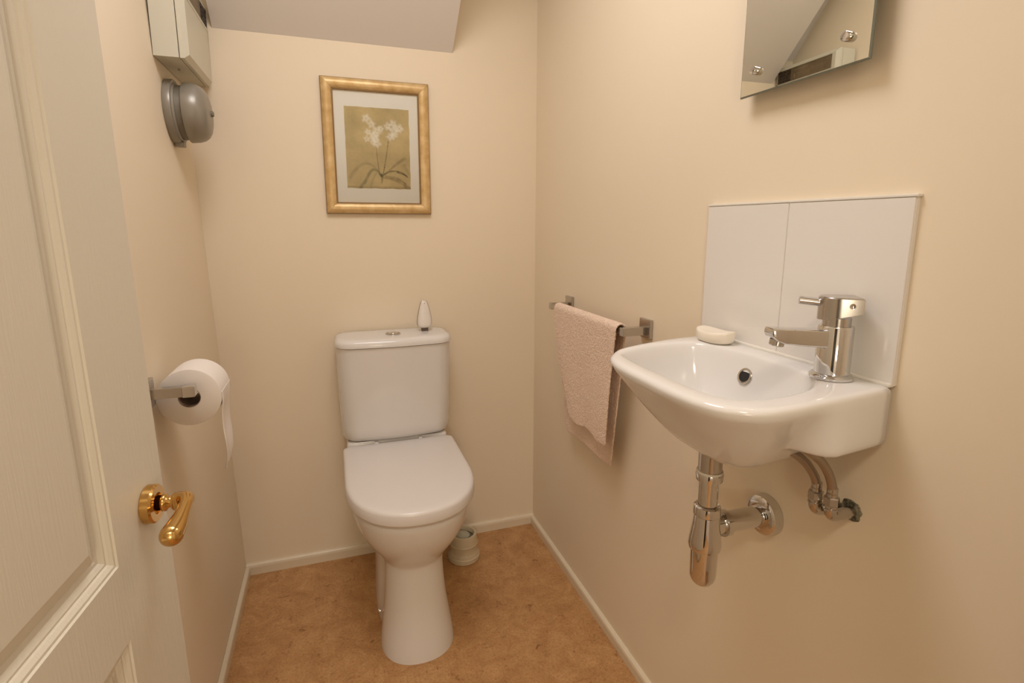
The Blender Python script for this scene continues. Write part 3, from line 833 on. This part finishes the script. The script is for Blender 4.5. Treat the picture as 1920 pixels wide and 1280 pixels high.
# ------------------------------------------------------------------ tap
TX, TY = 0.7030, 0.5815
tap = thing('mixer_tap', 'chrome monobloc mixer tap standing on the right corner of the basin', 'tap', (TX, TY, ZR))
bm = B(); lathe(bm, [(0, 0.0285), (0.001, 0.0300), (0.0045, 0.0300), (0.0070, 0.0275), (0.0085, 0.0250)], (TX, TY, ZR), (0, 0, 1), 48)
obj('base_ring', bm, m_chrome, tap)
bm = B(); lathe(bm, [(0.006, 0.0240), (0.078, 0.0240), (0.0800, 0.0230), (0.0800, 0.018)], (TX, TY, ZR), (0, 0, 1), 64)
obj('body', bm, m_chrome, tap)
bm = B(); lathe(bm, [(0.079, 0.0190), (0.092, 0.0190)], (TX, TY, ZR), (0, 0, 1), 40)
obj('cartridge', bm, m_chrome_b, tap)
# spout: flat rectangular arm, underside rising a little to the tip
sd = Vector((-0.962, 0.272, 0)); sn = Vector((-sd.y, sd.x, 0)); tc_ = Vector((TX, TY, ZR))
bm = B()
rings = []
for d, zt, zb, w in ((0.010, 0.0750, 0.0480, 0.0150), (0.030, 0.0745, 0.0490, 0.0140), (0.060, 0.0755, 0.0510, 0.0135), (0.080, 0.0765, 0.0535, 0.0132), (0.0935, 0.0772, 0.0580, 0.0130), (0.1010, 0.0772, 0.0640, 0.0125), (0.1020, 0.0750, 0.0670, 0.0120)):
    r = 0.0028; pr_ = []
    for cx, cz, a0 in ((w-r, zb+r, -90), (w-r, zt-r, 0), (-w+r, zt-r, 90), (-w+r, zb+r, 180)):
        for i in range(4):
            a = math.radians(a0+30*i); pr_.append(tc_ + sd*d + sn*(cx+r*math.cos(a)) + Vector((0, 0, cz+r*math.sin(a))))
    rings.append(pr_)
loft(bm, rings)
obj('spout', bm, m_chrome, tap, angle=30)
bm = B(); lathe(bm, [(0, 0.0105), (0.008, 0.0105), (0.0095, 0.0090), (0.0080, 0.0080)], tc_ + sd*0.0875 + Vector((0, 0, 0.0590)), Vector((-0.15, 0.05, -1)), 28)
obj('aerator', bm, m_chrome_b, tap)
# lever head: round front, square back, underside cut on a slope
hd = Vector((-0.80, 0.60, 0)); hn = Vector((-hd.y, hd.x, 0))
plan = [(0.0265*math.sin(PI*i/16), -0.0255*math.cos(PI*i/16)) for i in range(17)] + [(-0.027, 0.0255), (-0.027, -0.0255)]
bm = B()
rings = []
for zt, ins in ((None, 0.0), (0.1215, 0.0), (0.1232, 0.0018)):
    rg = []
    for a, c_ in plan:
        f = 1 - ins/0.026
        z = zt if zt is not None else 0.0895 + 0.0125*smooth01(0.026, -0.027, a) if False else (zt if zt is not None else 0.0885 + 0.013*(0.0265-a)/0.0535)
        rg.append(tc_ + hd*a*f + hn*c_*f + Vector((0, 0, z)))
    rings.append(rg)
loft(bm, rings)
hdo = obj('lever_head', bm, m_chrome_b, tap, angle=30)
bm = B(); tube(bm, [tc_+hd*0.022+Vector((0, 0, 0.1130)), tc_+hd*0.0520+Vector((0, 0, 0.1155))], 0.0060, 20)
obj('lever_rod', bm, m_chrome_b, tap)
bm = B(); lathe(bm, [(0, 0.0042), (0.0012, 0.0040), (0.0005, 0.0028)], tc_ + hn*0.0253 - hd*0.012 + Vector((0, 0, 0.1120)), hn, 16)
obj('grub_screw', bm, m_chrome, tap); bm = B()
lathe(bm, [(0, 0.0042), (0.0012, 0.0040), (0.0005, 0.0028)], tc_ - hn*0.0253 - hd*0.012 + Vector((0, 0, 0.1120)), -hn, 16)
obj('grub_screw', bm, m_chrome, tap)

# soap
bm = B()
so_c = Vector((0.7050, 0.843, ZR)); 
rings = []
ua = Vector((0.12, -0.993, 0)).normalized(); va = Vector((0.993, 0.12, 0)).normalized()
def soapring(f, zfun, n=40):
    rg = []
    for i in range(n):
        a = 2*PI*i/n; c_, s_ = math.cos(a), math.sin(a)
        x = 0.0405*f*math.copysign(abs(c_)**0.85, c_); y = 0.0265*f*math.copysign(abs(s_)**0.85, s_)
        rg.append(so_c + ua*x + va*y + Vector((0, 0, zfun(x/0.04, y/0.0265))))
    return rg
for f, z0, cv in ((0.70, 0.0005, 0.0), (0.86, 0.002, 0.0), (0.96, 0.006, 0.001), (1.0, 0.012, 0.003), (1.0, 0.0165, 0.005), (0.985, 0.0195, 0.0055), (0.94, 0.0210, 0.006), (0.85, 0.0210, 0.006), (0.6, 0.0200, 0.0045), (0.3, 0.0190, 0.003), (0.05, 0.0188, 0.0)):
    rings.append(soapring(f, lambda x, y, z0=z0, cv=cv: z0 + cv*(x*x)))
loft(bm, rings)
tag(obj('soap_bar', bm, m_soap, angle=70), 'cream curved soap bar on the basin ledge against the tiles', 'soap')

# ------------------------------------------------------------------ bottle trap under the basin
QX, QY = 0.6110, 0.720
trap = thing('bottle_trap', 'chrome bottle trap and waste pipe under the basin', 'trap', (QX, QY, 0.60))
def lz(name, prof_, m, lab=None, n=44):
    bm = B(); lathe(bm, prof_, (QX, QY, 0), (0, 0, 1), n); return obj(name, bm, m, trap, angle=32, label=lab)
lz('tailpiece', [(0.815, 0.0205), (0.878, 0.0205)], m_chrome_b)
lz('washer', [(0.8135, 0.0222), (0.8175, 0.0222)], m_washer, 'white washer')
lz('top_nut', [(0.7985, 0.0195), (0.800, 0.0228), (0.811, 0.0238), (0.8138, 0.0230)], m_chrome)
lz('inlet_tube', [(0.740, 0.0170), (0.800, 0.0170)], m_chrome)
lz('collar', [(0.7330, 0.0225), (0.7350, 0.0240), (0.7420, 0.0240), (0.7500, 0.0230), (0.7520, 0.0205), (0.7500, 0.0180)], m_chrome)
lz('trap_body', [(0.667, 0.0240), (0.669, 0.0278), (0.676, 0.0290), (0.684, 0.0285), (0.715, 0.0238), (0.731, 0.0222), (0.735, 0.0215)], m_chrome)
lz('trap_cup', [(0.5930, 0.002), (0.5945, 0.009), (0.599, 0.0160), (0.6065, 0.0212), (0.615, 0.0232), (0.669, 0.0240)], m_chrome)
OZ = 0.7085
bm = B(); lathe(bm, [(0.016, 0.0180), (0.034, 0.0180)], (QX, QY, OZ), (1, 0, 0), 36)
obj('outlet_stub', bm, m_chrome, trap)
bm = B(); lathe(bm, [(0.032, 0.0200), (0.033, 0.0235), (0.044, 0.0235), (0.0455, 0.0205)], (QX, QY, OZ), (1, 0, 0), 40)
obj('outlet_nut', bm, m_chrome, trap)
bm = B(); lathe(bm, [(0.040, 0.0190), (XR-QX-0.0005, 0.0190)], (QX, QY, OZ), (1, 0, 0), 40)
obj('outlet_pipe', bm, m_chrome, trap)
bm = B(); lathe(bm, [(XR-QX-0.022, 0.0190), (XR-QX-0.0225, 0.0225), (XR-QX-0.0205, 0.0330), (XR-QX-0.018, 0.0360), (XR-QX-0.0005, 0.0375)], (QX, QY, OZ), (1, 0, 0), 48)
obj('wall_flange', bm, m_chrome, trap)

# ------------------------------------------------------------------ flexible tap hoses
def hose(label, pts, nut_c, elbow):
    t = thing('flexible_hose', label, 'hose', pts[-1])
    bm = B(); tube(bm, spline(pts, 8), 0.0068, 14)
    obj('braided_tube', bm, m_steel, t)
    x, y, z = nut_c
    bm = B(); lathe(bm, [(0, 0.0068), (0.001, 0.0078), (0.006, 0.0078), (0.0065, 0.0070), (0.0080, 0.0070), (0.0085, 0.0078), (0.015, 0.0078), (0.016, 0.0065)], (x, y, z+0.013), (0, 0, 1), 24)
    obj('ferrule', bm, m_chrome_b, t)
    bm = B(); lathe(bm, [(0, 0.0095), (0.0015, 0.0115), (0.0125, 0.0115), (0.014, 0.0095)], (x, y, z), (0, 0, 1), 6)
    obj('hex_nut', bm, m_chrome_b, t, smooth=False)
    bm = B(); tube(bm, spline(elbow, 8), 0.0092, 20)
    obj('elbow', bm, m_chrome_b, t)
    bm = B(); lathe(bm, [(0, 0.0092), (0.0005, 0.0104), (0.003, 0.0104), (0.0035, 0.0092)], (x, y, z-0.007), (0, 0, 1), 24)
    obj('joint_ring', bm, m_chrome_b, t)
    return t
hose('braided steel tap hose under the basin, right one of the pair', [(0.630, 0.563, 0.925), (0.655, 0.562, 0.911), (0.678, 0.561, 0.893), (0.694, 0.560, 0.872), (0.7025, 0.559, 0.852), (0.7045, 0.559, 0.840)], (0.7050, 0.559, 0.8195), [(0.7050, 0.559, 0.820), (0.7052, 0.559, 0.810), (0.7090, 0.559, 0.8025), (0.720, 0.559, 0.8000), (0.7503, 0.559, 0.8000)])
hose('braided steel tap hose under the basin, left one of the pair', [(0.640, 0.592, 0.905), (0.662, 0.590, 0.893), (0.682, 0.588, 0.876), (0.696, 0.586, 0.857), (0.7020, 0.585, 0.843), (0.7030, 0.585, 0.836)], (0.7030, 0.585, 0.8170), [(0.7030, 0.585, 0.818), (0.7032, 0.585, 0.808), (0.7075, 0.585, 0.7995), (0.719, 0.584, 0.7970), (0.7503, 0.583, 0.7970)])
bm = B(); 
pts = []
for i in range(26):
    a = 2*PI*i/26; rr = 0.0175*(1+0.18*noise.noise((math.cos(a)*2.1, math.sin(a)*2.1, 1.0)))
    pts.append((0.560+rr*1.05*math.cos(a), 0.8015+rr*math.sin(a)))
loft(bm, [[(XR+0.001, y, z) for y, z in pts], [(XR-0.0012, 0.560+(y-0.560)*0.93, 0.8015+(z-0.8015)*0.93) for y, z in pts]])
hole = obj('pipe_hole', bm, m_plaster_hole, bpy.data.objects['wall_right'], smooth=False, label='rough plaster hole, its dark recess painted, round the pipes')

# ------------------------------------------------------------------ frameless mirror on the right wall
THM = 0.0185
mc = Vector((0.7222, 0.717, 1.468)); mn = Vector((-math.cos(THM), math.sin(THM), 0)); mt = Vector((math.sin(THM), math.cos(THM), 0))
MW, MH, MT = 0.128, 0.40, 0.004
mir = thing('wall_mirror', 'frameless glass mirror on chrome studs above the basin', 'mirror', (XR, 0.717, 1.468))
bm = B()
def mp(s, z, o): return mc + mt*s + mn*o + Vector((0, 0, z))
bev = 0.0025
rg = [[mp(s*(MW-i), z0 if False else (i if zz == 0 else MH-i), o) for s, zz in ((-1, 0), (1, 0), (1, 1), (-1, 1))] for i, o in ((0.0, -MT), (0.0, -0.0012), (bev, 0.0))]
vr = [[bm.verts.new(p) for p in r] for r in rg]
for a, b_ in zip(vr, vr[1:]): ring_faces(bm, a, b_, 1)
bm.faces.new(vr[0]).material_index = 1
bm.faces.new(vr[-1]).material_index = 0
me_o = obj('mirror_glass', bm, [m_mirror, m_glass_edge], mir, smooth=False)
for s in (-0.0905, 0.0905):
    for z in (0.0395, MH-0.0395):
        p = mp(s, z, 0)
        bm = B(); lathe(bm, [(-0.001, 0.0070), (0.0080, 0.0070), (0.0092, 0.0062), (0.0094, 0.0045)], p, mn, 28)
        lathe(bm, [(-(XR-p.x)+0.0004, 0.0080), (-MT, 0.0080)], p, mn, 20)
        obj('stud', bm, m_chrome, mir)
